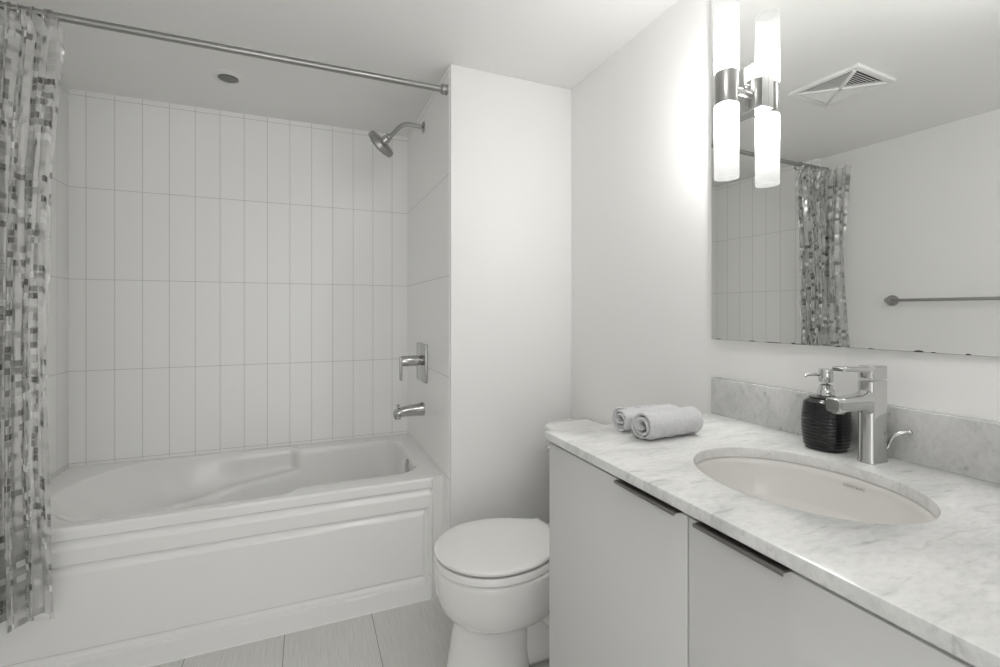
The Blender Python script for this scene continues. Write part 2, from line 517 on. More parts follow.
# ------------------------------------------------------------------ bathtub
def make_tub():
    t = thing('bathtub', 'white acrylic alcove bathtub with a panelled apron and moulded armrests', 'bathtub', ((XT + XS) / 2, TUB_Y, 0))
    per, arc = 110, 16
    x0, x1, y0, y1 = XT + 0.001, XS - 0.001, TUB_Y, YB - 0.001
    R4 = (0.11, 0.10, 0.25, 0.23)
    inner = rrect(-0.872, 0.462, 2.030, 2.572, R4, per, arc)
    def widen(p):
        k = sstep(-0.022, -0.075, p[0]) * sstep(-0.86, -0.70, p[0])
        up = 1 if p[1] > 2.3 else -1
        if abs(p[1] - 2.3) < 0.14: k = 0
        return (p[0], p[1] + up * 0.052 * k)
    outer = [widen(p) for p in inner]
    edge = rrect(x0, x1, y0 + 0.009, y1, (0.003,) * 4, per, arc)
    bottom = rrect(-0.44, 0.40, 2.11, 2.49, (0.09, 0.09, 0.13, 0.13), per, arc)
    def off(pts, d):
        out = []
        n = len(pts)
        for i in range(n):
            a, b = Vector(pts[i - 1]), Vector(pts[(i + 1) % n])
            tg = (b - a)
            if tg.length < 1e-9: out.append(pts[i]); continue
            tg.normalize()
            nn = Vector((-tg.y, tg.x))
            out.append((pts[i][0] + nn.x * d, pts[i][1] + nn.y * d))
        return out
    def lev(a, b, f, zz):
        return [Vector((p[0] + (q[0] - p[0]) * f, p[1] + (q[1] - p[1]) * f, zz)) for p, q in zip(a, b)]
    Z = TUB_Z
    ends = rrect(x0, x1, y0, y1, (0.003,) * 4, per, arc)
    RS = [lev(edge, edge, 0, Z - 0.004), lev(edge, edge, 0, Z),
          lev(edge, off(outer, -0.016), 1, Z)]
    for d, z in ((-0.008, Z - 0.0015), (-0.002, Z - 0.006), (0.002, Z - 0.014)):
        RS.append(lev(off(outer, d), outer, 0, z))
    # the armrest shelf: wide outline down to it, then the narrow outline; the wall leans in slowly, the backrest evenly
    o2 = off(outer, 0.004)
    i1 = off(inner, 0.004)
    def level(d, blend):
        out = []
        f = d / 0.376
        for p, q, b in zip(o2, i1, bottom):
            x, y = p[0] + (q[0] - p[0]) * blend, p[1] + (q[1] - p[1]) * blend
            tt = max(0.0, min(1.0, (-x - 0.05) / 0.6))
            kd = 0.1 + 0.075 * tt
            dd = d * kd / 0.1 if d <= 0.1 else kd + (d - 0.1) * (0.376 - kd) / 0.276
            f = dd / 0.376
            g = f * 0.92
            lean = sstep(-0.30, -0.62, p[0])
            g = g * lean + (1 - lean) * 0.92 * f ** 2.2
            out.append(Vector((x + (b[0] - x) * g, y + (b[1] - y) * g, Z - dd)))
        return out
    for d, bl in ((0.03, 0), (0.06, 0), (0.085, 0), (0.093, 0.03), (0.098, 0.12), (0.1005, 0.3), (0.103, 0.75), (0.107, 0.93), (0.115, 1.0), (0.14, 1), (0.17, 1), (0.20, 1), (0.24, 1), (0.28, 1), (0.32, 1), (0.345, 1)):
        RS.append(level(d, bl))
    RS.append(lev(i1, bottom, 0.965, Z - 0.367))
    RS.append(lev(i1, bottom, 1.0, Z - 0.376))
    RS.append(lev(bottom, off(bottom, 0.06), 1, Z - 0.38))
    bm = bmesh.new()
    rings(bm, RS, cap0=False, cap1=True)
    obj('basin', bm, M_acryl, t, 60)
    # apron: a relief over X and Z
    px1, pz1 = 0.4775, 0.380
    def groove(s):
        if s < 0: return 0
        if s < 0.007: return 0.013 * sstep(0, 0.007, s)
        if s < 0.011: return 0.013
        if s < 0.034: return 0.013 * (1 - sstep(0.011, 0.034, s))
        return 0
    def depth(x, z):
        d = 0.0
        # groove under the rim, fading out near the corner post
        g = groove(0.461 - z)
        d = max(d, g * (1 - sstep(0.478, 0.492, x)))
        # raised panel
        s = min(px1 - x, pz1 - z)
        if x < px1 and z < pz1: d = max(d, groove(s))
        # panel foot, then the projecting plinth
        e = z - 0.068
        if e < 0.034 and x < px1 + 0.004:
            if e > 0: d = max(d, 0.010 * (sstep(0.034, 0.026, e)) - 0.020 * sstep(0.024, 0.0, e))
            else: d = -0.010
        # corner post steps back to the plumbing wall
        d += 0.012 * sstep(0.486, 0.498, x)
        return d
    xs = [x0, -0.7, -0.4, -0.1, 0.15, 0.3, 0.4, 0.43] + [0.435 + i * 0.0025 for i in range(int((x1 - 0.435) / 0.0025))] + [x1]
    zs = []
    z = 0.0
    while z < TUB_Z - 0.010:
        zs.append(z)
        fine = z < 0.11 or 0.335 < z < 0.395 or 0.42 < z < 0.475
        z += 0.002 if fine else 0.012
    zs.append(TUB_Z - 0.010)
    bm = bmesh.new()
    g = [[bm.verts.new((x, TUB_Y + depth(x, zz), zz)) for x in xs] for zz in zs]
    # upper lip rounds onto the deck
    for dz, dy in ((0.006, 0.001), (0.009, 0.004), (0.0101, 0.009)):
        g.append([bm.verts.new((x, TUB_Y + depth(x, TUB_Z - 0.010) * (1 - dz * 90 if dz < 0.01 else 0) + dy, TUB_Z - 0.010 + dz)) for x in xs])
    for a, b in zip(g, g[1:]):
        for i in range(len(xs) - 1):
            bm.faces.new((a[i], a[i + 1], b[i + 1], b[i]))
    ap = obj('apron', bm, M_acryl, t, 50)
    ap['label'] = 'panelled front apron of the bathtub'
    # bead of sealant at the floor
    bm = bmesh.new()
    tube(bm, [(x0 + 0.005, TUB_Y - 0.011, 0.002), (px1, TUB_Y - 0.011, 0.002)], 0.004, 8)
    obj('sealant_bead', bm, M_caulk, t)
    # overflow plate on the sloping tap-end wall
    bm = bmesh.new()
    lathe(bm, [(0.0365, 0), (0.037, 0.006), (0.034, 0.011), (0.02, 0.0125), (0.006, 0.0125)], (0.460, 2.27, 0.444), (-1, 0, 0.10), 36)
    ov = obj('overflow_plate', bm, M_bath, t)
    bm = bmesh.new()
    lathe(bm, [(0.03, 0), (0.031, 0.003), (0.026, 0.006), (0.01, 0.007)], (0.30, 2.30, 0.1185), (0, 0, 1), 30)
    obj('drain', bm, M_chrome, t)
    return t
make_tub()

# ------------------------------------------------------------------ tap-end fittings
def make_shower_head():
    Y = 2.285
    t = thing('showerhead', 'chrome round shower head on a bent arm high on the tiled wall', 'shower head', (XS, Y, 2.112))
    bm = bmesh.new()
    lathe(bm, [(0.030, 0), (0.030, 0.003), (0.024, 0.008), (0.012, 0.012)], (XS, Y, 2.110), (-1, 0, 0), 32)
    obj('flange', bm, M_bath, t)
    bm = bmesh.new()
    pts = [(XS - 0.005, Y, 2.110), (XS - 0.05, Y, 2.112)] + bez((0.470, Y, 2.114), (0.435, Y, 2.113), (0.420, Y, 2.095), (0.398, Y, 2.066), 10) + [(0.372, Y, 2.036)]
    tube(bm, pts, 0.0105, 18)
    obj('arm', bm, M_bath, t)
    d = Vector((-0.63, 0.46, -0.60)).normalized()
    o = Vector((0.373, Y, 2.043))
    bm = bmesh.new()
    lathe(bm, [(0.012, -0.004), (0.0165, 0.0), (0.0175, 0.006), (0.015, 0.012), (0.0195, 0.016), (0.0205, 0.038), (0.024, 0.044)], o, d, 30)
    obj('swivel_joint', bm, M_bath, t)
    bm = bmesh.new()
    lathe(bm, [(0.022, 0.038), (0.062, 0.041), (0.071, 0.045), (0.073, 0.066), (0.070, 0.071), (0.058, 0.073)], o, d, 44)
    h = obj('spray_head', bm, M_nickel, t)
    bm = bmesh.new()
    lathe(bm, [(0.058, 0.0725), (0.054, 0.076), (0.018, 0.076), (0.016, 0.083), (0.010, 0.084)], o, d, 36)
    a, b, _ = frame(d)
    for k, R in ((10, 0.028), (18, 0.045)):
        for i in range(k):
            tt = 2 * PI * i / k
            lathe(bm, [(0.0024, 0.075), (0.0016, 0.080)], o + (a * math.cos(tt) + b * math.sin(tt)) * R, d, 8)
    obj('spray_face', bm, M_grey, h)
make_shower_head()

def make_valve():
    Y, Zc = 2.287, 0.946
    t = thing('shower_valve', 'chrome shower valve with a rectangular plate and lever on the tiled wall', 'tap', (XS, Y, Zc))
    bm = bmesh.new()
    box(bm, (XS - 0.016, Y - 0.088, Zc - 0.094), (XS + 0.001, Y + 0.098, Zc + 0.094), 0.007, 3)
    obj('wall_plate', bm, M_bath, t)
    bm = bmesh.new()
    zz = Zc + 0.010
    lathe(bm, [(0.027, 0.012), (0.028, 0.020), (0.0235, 0.022), (0.0235, 0.028), (0.026, 0.030), (0.026, 0.108), (0.024, 0.113), (0.010, 0.115)], (XS, Y, zz), (-1, 0, 0), 36)
    h = obj('handle', bm, M_bath, t)
    bm = bmesh.new()
    box(bm, (XS - 0.120, Y - 0.0125, zz - 0.095), (XS - 0.108, Y + 0.0125, zz + 0.020), 0.004, 3)
    obj('lever', bm, M_bath, h)
make_valve()

def make_tub_spout():
    Y, Zc = 2.2845, 0.716
    t = thing('tub_spout', 'chrome tub spout with a pull-up diverter knob above the tub rim', 'tap', (XS, Y, Zc))
    bm = bmesh.new()
    rs = []
    prof = [(0.0, 0.034, 0.033, 0.0), (0.012, 0.034, 0.033, 0.0), (0.03, 0.030, 0.030, -0.002), (0.06, 0.028, 0.028, -0.003), (0.10, 0.026, 0.025, -0.006),
            (0.125, 0.025, 0.023, -0.009), (0.140, 0.022, 0.020, -0.012), (0.148, 0.015, 0.014, -0.015), (0.150, 0.005, 0.006, -0.017)]
    for x, a, b, dz in prof:
        rs.append([Vector((XS - x, Y + a * math.cos(2 * PI * i / 32), Zc + dz + b * math.sin(2 * PI * i / 32))) for i in range(32)])
    rings(bm, rs)
    tube(bm, [(XS - 0.124, Y, Zc - 0.014), (XS - 0.131, Y, Zc - 0.037)], [0.019, 0.0175], 24)
    obj('spout_body', bm, M_bath, t, 50)
    bm = bmesh.new()
    lathe(bm, [(0.013, 0), (0.0125, -0.0015)], (XS - 0.1312, Y, Zc - 0.0373), (0, 0, 1), 20)
    obj('outlet', bm, M_dark, t)
    bm = bmesh.new()
    lathe(bm, [(0.004, -0.01), (0.004, 0.014), (0.0085, 0.016), (0.009, 0.021), (0.006, 0.024)], (XS - 0.128, Y, Zc + 0.006), (0, 0, 1), 20)
    obj('diverter_knob', bm, M_bath, t)
make_tub_spout()

# ------------------------------------------------------------------ curtain rod, rings and curtain
RY, RZ = 1.867, 2.1115
def make_rod():
    t = thing('shower_rod', 'brushed metal shower rod spanning the alcove below the ceiling', 'rod', (XS, RY, RZ))
    bm = bmesh.new()
    tube(bm, [(XL + 0.004, RY, RZ), (XS - 0.004, RY, RZ)], 0.0122, 24)
    obj('rod', bm, M_nickel, t)
    for x, s in ((XS, -1), (XL, 1)):
        bm = bmesh.new()
        lathe(bm, [(0.021, 0), (0.021, 0.006), (0.0185, 0.008), (0.0185, 0.011), (0.020, 0.013), (0.020, 0.024), (0.017, 0.028), (0.0125, 0.030)], (x, RY, RZ), (s, 0, 0), 32)
        obj('flange', bm, M_nickel, t)
make_rod()

def curtain_edge(z):
    pts = [(2.11, -0.690), (2.067, -0.694), (2.0, -0.700), (1.85, -0.712), (1.63, -0.724), (1.3, -0.732), (1.08, -0.735), (0.8, -0.731), (0.55, -0.724), (0.27, -0.714), (0.2, -0.712)]
    for (z1, x1), (z2, x2) in zip(pts, pts[1:]):
        if z >= z2:
            f = (z - z2) / (z1 - z2)
            return x2 + (x1 - x2) * f
    return pts[-1][1]

Z_TOP, Z_BOT = 2.104, 0.262
NF = 7
def curtain_plan(t, z):
    """plan position of the cloth at fraction t (wall end to tub end)"""
    xe = curtain_edge(z)
    f = (Z_TOP - z) / (Z_TOP - Z_BOT)
    xw = XL + 0.022
    if t < 0.16:                       # end panel lying along the wall towards the room
        k = t / 0.16
        yy = 1.705 + 0.03 * math.sin(f * 5) + (1.80 - 1.705) * k
        return xw + 0.006 + 0.012 * math.sin(k * 6 + f * 3) ** 2, yy
    k = (t - 0.16) / 0.84
    kk = k + 0.018 * math.sin(7 * k + 3 * f) + 0.012 * noise.noise((k * 5, f * 3, 0))
    x = xw + 0.012 + (xe - xw - 0.012) * k
    amp = (0.030 + 0.016 * sstep(0, 0.25, f)) * (0.8 + 0.5 * noise.noise((k * 6, f * 1.5, 4)))
    amp *= 1 - 0.80 * sstep(0.66, 0.84, k)
    ph = 2 * PI * NF * kk
    y = RY - 0.012 * f + amp * math.sin(ph) + 0.012 * noise.noise((k * 9, f * 6, 9))
    x += 0.010 * math.sin(2 * ph) * (1 - sstep(0.9, 1.0, k))
    y += (1.80 - RY) * (1 - sstep(0, 0.1, k))
    c = sstep(2.055, 2.085, z)
    y = y * (1 - c) + min(y - 0.010, RY - 0.0150) * c
    if z < TUB_Z + 0.05: y = min(y, TUB_Y - 0.016)
    else: y = min(y, 1.925 if z > 0.62 else TUB_Y - 0.016 + 0.021 * sstep(0.55, 0.62, z))
    return x, y

def make_curtain():
    nt_, nz_ = 560, 72
    bm = bmesh.new()
    uvl = bm.loops.layers.uv.new('UVMap')
    zmid = 1.2
    arc = [0.0]
    last = Vector(curtain_plan(0, zmid))
    for i in range(1, nt_ + 1):
        p = Vector(curtain_plan(i / nt_, zmid))
        arc.append(arc[-1] + (p - last).length)
        last = p
    total = arc[-1]
    grid = []
    for j in range(nz_ + 1):
        z = Z_TOP + (Z_BOT - Z_TOP) * j / nz_
        row = []
        for i in range(nt_ + 1):
            x, y = curtain_plan(i / nt_, z)
            zz = z
            # hem hangs a little unevenly, top sags between the rings
            f = j / nz_
            zz += 0.012 * math.sin(i / nt_ * 23) * f
            zz -= 0.010 * (1 - f) ** 8 * (1 - abs(math.sin(PI * 12 * i / nt_)))
            zz -= 0.034 * (1 - f) ** 4 * sstep(0.955, 1.0, i / nt_)
            row.append(bm.verts.new((x, y, zz)))
        grid.append(row)
    for j in range(nz_):
        for i in range(nt_):
            fc = bm.faces.new((grid[j][i], grid[j][i + 1], grid[j + 1][i + 1], grid[j + 1][i]))
            for lp, (a, b) in zip(fc.loops, ((i, j), (i + 1, j), (i + 1, j + 1), (i, j + 1))):
                lp[uvl].uv = (arc[a], (Z_TOP - Z_BOT) * (1 - b / nz_))
    o = obj('shower_curtain', bm, M_curtain, None, 180)
    tag(o, 'clear vinyl shower curtain with grey mosaic squares, bunched at the left wall', 'curtain')
    return total
CURTAIN_ARC = make_curtain()

def make_rings():
    lab = 'metal hook ring holding the mosaic shower curtain on the rod'
    proto = None
    rnd = random.Random(2)
    for i in range(11):
        k = 0.16 + 0.84 * (i + 0.3) / 11.4
        x, y = curtain_plan(min(k, 0.995), Z_TOP - 0.01)
        x = max(x, XL + 0.045)
        if proto is None:
            bm = bmesh.new()
            torus(bm, (0, 0, 0), (1, 0.0, 0), 0.0235, 0.0019, 32, 8)
            o = obj('curtain_ring', bm, M_ring)
            bm = bmesh.new()
            sphere(bm, (0, -0.004, -0.0235), 0.0048, (0.8, 1, 1))
            sphere(bm, (0, 0.004, -0.0235), 0.0048, (0.8, 1, 1))
            bead = obj('roller_bead', bm, M_ring, o)
            tag(o, lab, 'curtain ring', 'rings of the shower curtain')
            proto = o
        else:
            o = proto.copy(); C.objects.link(o)
            b2 = bead.copy(); C.objects.link(b2); b2.parent = o
        o.location = (x, RY, RZ - 0.0100)
        o.rotation_euler = (rnd.uniform(-0.05, 0.05), 0, rnd.uniform(-0.35, 0.35))
make_rings()

# ------------------------------------------------------------------ ceiling cap over the tub
def make_cap():
    o = (-0.306, 2.29, H)
    t = thing('ceiling_sprinkler', 'small round white fitting with grey centre in the ceiling over the tub', 'ceiling fitting', o)
    bm = bmesh.new()
    lathe(bm, [(0.064, -0.001), (0.064, 0.002), (0.058, 0.005), (0.040, 0.006), (0.0375, 0.003), (0.0375, 0.0)], o, (0, 0, -1), 40)
    obj('rim', bm, M_plast, t)
    bm = bmesh.new()
    lathe(bm, [(0.036, 0.001), (0.036, 0.0085), (0.033, 0.010), (0.01, 0.0105)], o, (0, 0, -1), 36)
    obj('centre_disc', bm, M_grey, t)
make_cap()

# ------------------------------------------------------------------ exhaust grille
def make_vent():
    cx, cy, z = -0.045, 1.27, H
    h = 0.145
    t = thing('exhaust_grille', 'square white exhaust grille with crossed bars in the ceiling', 'vent', (cx, cy, z))
    bm = bmesh.new()
    bw = 0.026
    for lo, hi in (((-h, -h), (h, -h + bw)), ((-h, h - bw), (h, h)), ((-h, -h + bw), (-h + bw, h - bw)), ((h - bw, -h + bw), (h, h - bw))):
        box(bm, (cx + lo[0], cy + lo[1], z - 0.014), (cx + hi[0], cy + hi[1], z + 0.0), 0.003)
    obj('frame', bm, M_plast, t)
    bm = bmesh.new()
    k = h - bw
    for s in (1, -1):
        b = bmesh.new()
        L = k * math.sqrt(2)
        box(b, (-L, -0.007, -0.018), (L, 0.007, -0.002), 0.002)
        bmesh.ops.rotate(b, verts=b.verts, cent=(0, 0, 0), matrix=Matrix.Rotation(s * PI / 4, 3, 'Z'))
        bmesh.ops.translate(b, verts=b.verts, vec=(cx, cy, z))
        merge(bm, b)
    obj('cross_bar', bm, M_plast, t)
    bm = bmesh.new()
    box(bm, (cx - k, cy - k, z - 0.003), (cx + k, cy + k, z - 0.001))
    obj('dark_opening', bm, M_dark, t)
    for q in range(4):                     # four triangular fields of louvres
        bm = bmesh.new()
        n = 11
        for i in range(1, n):
            r = k * (i + 0.1) / n
            b = bmesh.new()
            w_ = r - 0.008
            if w_ < 0.006: continue
            box(b, (-w_, -0.0009, -0.0075), (w_, 0.0009, 0.0025))
            bmesh.ops.rotate(b, verts=b.verts, cent=(0, 0, 0), matrix=Matrix.Rotation(math.radians(52), 3, 'X'))
            bmesh.ops.translate(b, verts=b.verts, vec=(0, r - 0.004, -0.0095))
            bmesh.ops.rotate(b, verts=b.verts, cent=(0, 0, 0), matrix=Matrix.Rotation(q * PI / 2, 3, 'Z'))
            bmesh.ops.translate(b, verts=b.verts, vec=(cx, cy, z))
            merge(bm, b)
        obj('louvre', bm, M_plast, t)
make_vent()

# ------------------------------------------------------------------ towel bar on the opposite wall
def make_towel_bar():
    z = 1.262
    ys = (1.505, 0.895)
    t = thing('towel_bar', 'brushed metal towel bar on the wall opposite, seen in the mirror', 'towel bar', (XL, 1.2, z))
    bm = bmesh.new()
    tube(bm, [(XL + 0.052, ys[0] - 0.002, z), (XL + 0.052, ys[1] + 0.002, z)], 0.0085, 18)
    obj('bar', bm, M_nickel, t)
    for y in ys:
        bm = bmesh.new()
        lathe(bm, [(0.031, 0), (0.031, 0.007), (0.029, 0.010), (0.013, 0.012), (0.012, 0.040), (0.0145, 0.043), (0.0150, 0.061), (0.011, 0.065)], (XL, y, z), (1, 0, 0), 30)
        obj('post', bm, M_nickel, t)
make_towel_bar()

# ------------------------------------------------------------------ toilet
def egg(xf, xb, hw, yc, z, n=48, back=0.8, pw=2.2, wide=0.46):
    """outline of a bowl: rounded front at xf, flatter back at xb"""
    xm = xf + (xb - xf) * wide
    out = []
    for i in range(n):
        a = 2 * PI * i / n
        ca, sa = math.cos(a), math.sin(a)
        if ca < 0:
            x = xm + ca * (xm - xf)
            y = yc + hw * sa
        else:
            s_ = 1 if sa >= 0 else -1
            x = xm + (abs(ca) ** back) * (xb - xm)
            y = yc + s_ * hw * (abs(sa) ** (2 / pw))
        out.append(Vector((x, y, z)))
    return out

def lid_outline(yc, z, inset=0.0, n=64):
    """rounded front, sides curving in to a narrower straight hinge edge"""
    tip, wid, back, hb = 0.383 + inset, 0.183 - inset, 0.806 - inset * 0.5, 0.112 - inset * 0.6
    xm = 0.575
    pts = []
    half = []
    for i in range(n + 1):               # front half, from side to tip to side
        a = PI / 2 + PI * i / n
        half.append((xm + math.cos(a) * (xm - tip), math.sin(a) * wid))
    left = []
    m = 16
    for i in range(1, m + 1):            # side curve from the widest point to the hinge corner
        f = i / m
        x = xm + (back - xm) * f
        kn = ((0, 1.0), (0.15, 0.985), (0.3, 0.92), (0.45, 0.77), (0.6, 0.54), (0.75, 0.27), (0.87, 0.08), (0.95, 0.0), (1.0, 0.03))
        for (f1, k1), (f2, k2) in zip(kn, kn[1:]):
            if f1 <= f <= f2:
                y = hb + (wid - hb) * (k1 + (k2 - k1) * (f - f1) / (f2 - f1))
                break
        left.append((x, y))
    loop = [(x, y) for x, y in reversed(left)] + half[0:] + [(x, -y) for x, y in left]
    return [Vector((x, yc + y, z)) for x, y in loop]

def make_toilet():
    yc = 1.455
    t = thing('toilet', 'white two-piece toilet with its lid down between tub and vanity', 'toilet', (0.56, yc, 0))
    bm = bmesh.new()
    # pedestal foot, neck, then the swelling bowl
    secs = [(0.412, 0.700, 0.112, 0.0, 0.55), (0.413, 0.700, 0.111, 0.014, 0.55), (0.418, 0.700, 0.107, 0.03, 0.55), (0.430, 0.698, 0.100, 0.10, 0.55),
            (0.440, 0.700, 0.098, 0.160, 0.55), (0.447, 0.708, 0.101, 0.184, 0.55), (0.449, 0.735, 0.116, 0.196, 0.54), (0.438, 0.765, 0.136, 0.207, 0.52),
            (0.417, 0.785, 0.154, 0.225, 0.50), (0.401, 0.796, 0.166, 0.247, 0.485), (0.391, 0.803, 0.174, 0.277, 0.475), (0.386, 0.806, 0.178, 0.315, 0.47), (0.384, 0.806, 0.180, 0.350, 0.47),
            (0.384, 0.806, 0.181, 0.366, 0.47), (0.388, 0.804, 0.178, 0.3745, 0.47), (0.398, 0.80, 0.170, 0.3775, 0.47)]
    rings(bm, [egg(a, b, hw, yc, z, wide=wd) for a, b, hw, z, wd in secs])
    # trapway and rear of the pedestal running back under the tank
    rs = []
    for x, hw, z0, z1 in ((0.62, 0.070, 0.0, 0.24), (0.72, 0.074, 0.0, 0.235), (0.80, 0.076, 0.0, 0.255), (0.86, 0.085, 0.0, 0.30), (0.93, 0.098, 0.0, 0.345), (1.00, 0.105, 0.0, 0.36), (1.03, 0.10, 0.0, 0.355)):
        ring = []
        for i in range(28):
            a = 2 * PI * i / 28
            ca, sa = math.cos(a), math.sin(a)
            k = (abs(ca) ** 3 + abs(sa) ** 3) ** (-1 / 3)
            ring.append(Vector((x, yc + hw * k * ca, (z0 + z1) / 2 + (z1 - z0) / 2 * k * sa)))
        rs.append(ring)
    rings(bm, rs)
    # the S of the trapway moulded on the near flank
    for s in (-1, 1):
        tube(bm, bez((0.66, yc + s * 0.055, 0.20), (0.76, yc + s * 0.075, 0.27), (0.80, yc + s * 0.085, 0.10), (0.90, yc + s * 0.075, 0.03), 12), [0.030 + 0.012 * math.sin(PI * i / 12) for i in range(13)], 18)
    # shelf that carries the tank
    rs = []
    for z, g in ((0.30, -0.03), (0.345, 0.0), (0.383, 0.004), (0.387, 0.0)):
        rs.append([Vector((p[0], p[1], z)) for p in rrect(0.74 - g, 1.05 + g * 0.5, yc - 0.125 - g, yc + 0.125 + g, (0.05,) * 4, 4, 6)])
    rings(bm, rs)
    obj('bowl', bm, M_ceram, t, 60)
    # seat ring
    bm = bmesh.new()
    def seat_ring(ins, z):
        return [Vector((p.x, p.y, z)) for p in lid_outline(yc, z, ins)]
    rings(bm, [seat_ring(0.10, 0.3790), seat_ring(0.004, 0.3790), seat_ring(-0.001, 0.3830), seat_ring(-0.001, 0.3980), seat_ring(0.004, 0.4030), seat_ring(0.10, 0.4020)], False, False)
    rings(bm, [seat_ring(0.10, 0.3790), seat_ring(0.10, 0.4020)], False, False)
    obj('seat', bm, M_seat, t, 45)
    # lid, slightly crowned
    bm = bmesh.new()
    def lid_ring(ins, z): return [Vector((p.x, p.y, z)) for p in lid_outline(yc, z, ins)]
    lr = [lid_ring(0.012, 0.4105), lid_ring(0.003, 0.4105), lid_ring(0.0, 0.4140), lid_ring(0.0, 0.4195), lid_ring(0.003, 0.4230), lid_ring(0.010, 0.4245), lid_ring(0.04, 0.4265), lid_ring(0.09, 0.4280)]
    rings(bm, lr)
    for s in (-0.09, 0.09):
        box(bm, (0.45, yc + s - 0.01, 0.4025), (0.48, yc + s + 0.01, 0.4110), 0.003)
    lid = obj('lid', bm, M_seat, t, 40)
    for s in (-1, 1):
        bm = bmesh.new()
        tube(bm, [(0.812, yc + s * 0.075 - 0.022, 0.4050), (0.812, yc + s * 0.075 + 0.022, 0.4050)], 0.011, 16)
        box(bm, (0.800, yc + s * 0.075 - 0.018, 0.386), (0.828, yc + s * 0.075 + 0.018, 0.3970), 0.004)
        obj('hinge', bm, M_seat, lid)
    # tank with bowed front
    def tank_ring(z, g):
        pts = rrect(0.905 - g, 1.094, yc - 0.232 - g, yc + 0.232 + g, (0.012, 0.012, 0.045, 0.045), 12, 6)
        return [Vector((x - 0.022 * max(0, 1 - ((y - yc) / 0.24) ** 2) * (1 if x < 0.95 else 0), y, z)) for x, y in pts]
    bm = bmesh.new()
    rings(bm, [tank_ring(0.389, -0.05), tank_ring(0.40, -0.035), tank_ring(0.45, -0.025), tank_ring(0.709, 0.0)])
    obj('tank', bm, M_ceram, t, 50)
    bm = bmesh.new()
    rings(bm, [tank_ring(0.710, 0.008), tank_ring(0.714, 0.014), tank_ring(0.736, 0.015), tank_ring(0.743, 0.011), tank_ring(0.7465, 0.003), tank_ring(0.747, -0.03)])
    obj('tank_lid', bm, M_ceram, t, 50)
    bm = bmesh.new()
    lathe(bm, [(0.012, 0), (0.012, 0.008), (0.008, 0.014)], (0.888, yc + 0.17, 0.66), (-1, 0, 0), 20)
    box(bm, (0.868, yc + 0.10, 0.653), (0.876, yc + 0.18, 0.667), 0.003)
    obj('flush_lever', bm, M_chrome, t)
make_toilet()

# ------------------------------------------------------------------ vanity, counter, basin
CT, CB = 0.9025, 0.882
XF = 0.552                      # door faces
def make_vanity():
    t = thing('vanity_cabinet', 'white slab-door vanity cabinet under the marble counter', 'cabinet', (0.83, 0.5, 0))
    bm = bmesh.new()
    xb, y0, y1, zt = XR - 0.001, -0.345, 1.0125, CB - 0.0005
    box(bm, (0.572, y0, 0.10), (xb, y1, 0.118))                      # floor
    box(bm, (xb - 0.006, y0, 0.118), (xb, y1, zt))                   # back
    box(bm, (0.572, y1 - 0.018, 0.118), (xb - 0.006, y1, zt))        # sides
    box(bm, (0.572, y0, 0.118), (xb - 0.006, y0 + 0.018, zt))
    box(bm, (0.572, y0 + 0.018, 0.80), (0.590, y1 - 0.018, zt))      # front rail
    box(bm, (0.572, 0.551, 0.118), (0.590, 0.575, 0.80))             # uprights between the doors
    box(bm, (0.572, 0.103, 0.118), (0.590, 0.123, 0.80))
    box(bm, (0.62, y0, 0.0), (0.638, y1, 0.10))                      # toe kick
    box(bm, (0.638, y1 - 0.018, 0.0), (xb, y1, 0.10))
    obj('carcass', bm, M_cab, t)
    bm = bmesh.new()
    box(bm, (XF + 0.001, 1.0128, 0.10), (XR - 0.001, 1.0158, CB - 0.0003), 0.0006)
    obj('end_panel', bm, M_cab, t)
    bm = bmesh.new()
    box(bm, (0.5712, -0.34, 0.868), (0.5722, 1.005, CB - 0.001))
    obj('shadow_gap', bm, M_dark, t)
    gaps = ((0.5648, 1.0122), (0.1145, 0.5612), (-0.345, 0.1110))
    pulls = ((0.5780, 0.7350), (0.3950, 0.5400), (-0.06, 0.09))
    for (y0, y1), (h0, h1) in zip(gaps, pulls):
        bm = bmesh.new()
        box(bm, (XF, y0, 0.105), (0.571, y1, 0.8745), 0.0012)
        d = obj('door', bm, M_cab, t)
        bm = bmesh.new()
        # folded metal pull sitting on the door's top edge
        box(bm, (XF - 0.0125, h0, 0.8748), (0.568, h1, 0.8768), 0.0005)
        box(bm, (XF - 0.0140, h0, 0.8712), (XF - 0.0124, h1, 0.8768), 0.0006)
        obj('edge_pull', bm, M_handle, d)
    return t
make_vanity()

SKC, SKA, SKB = (0.808, 0.564), 0.1525, 0.1885     # basin cut-out: centre, half widths in X and Y
def ellipse(a, b, z, n=96, c=SKC):
    return [Vector((c[0] + a * math.cos(2 * PI * i / n), c[1] + b * math.sin(2 * PI * i / n), z)) for i in range(n)]

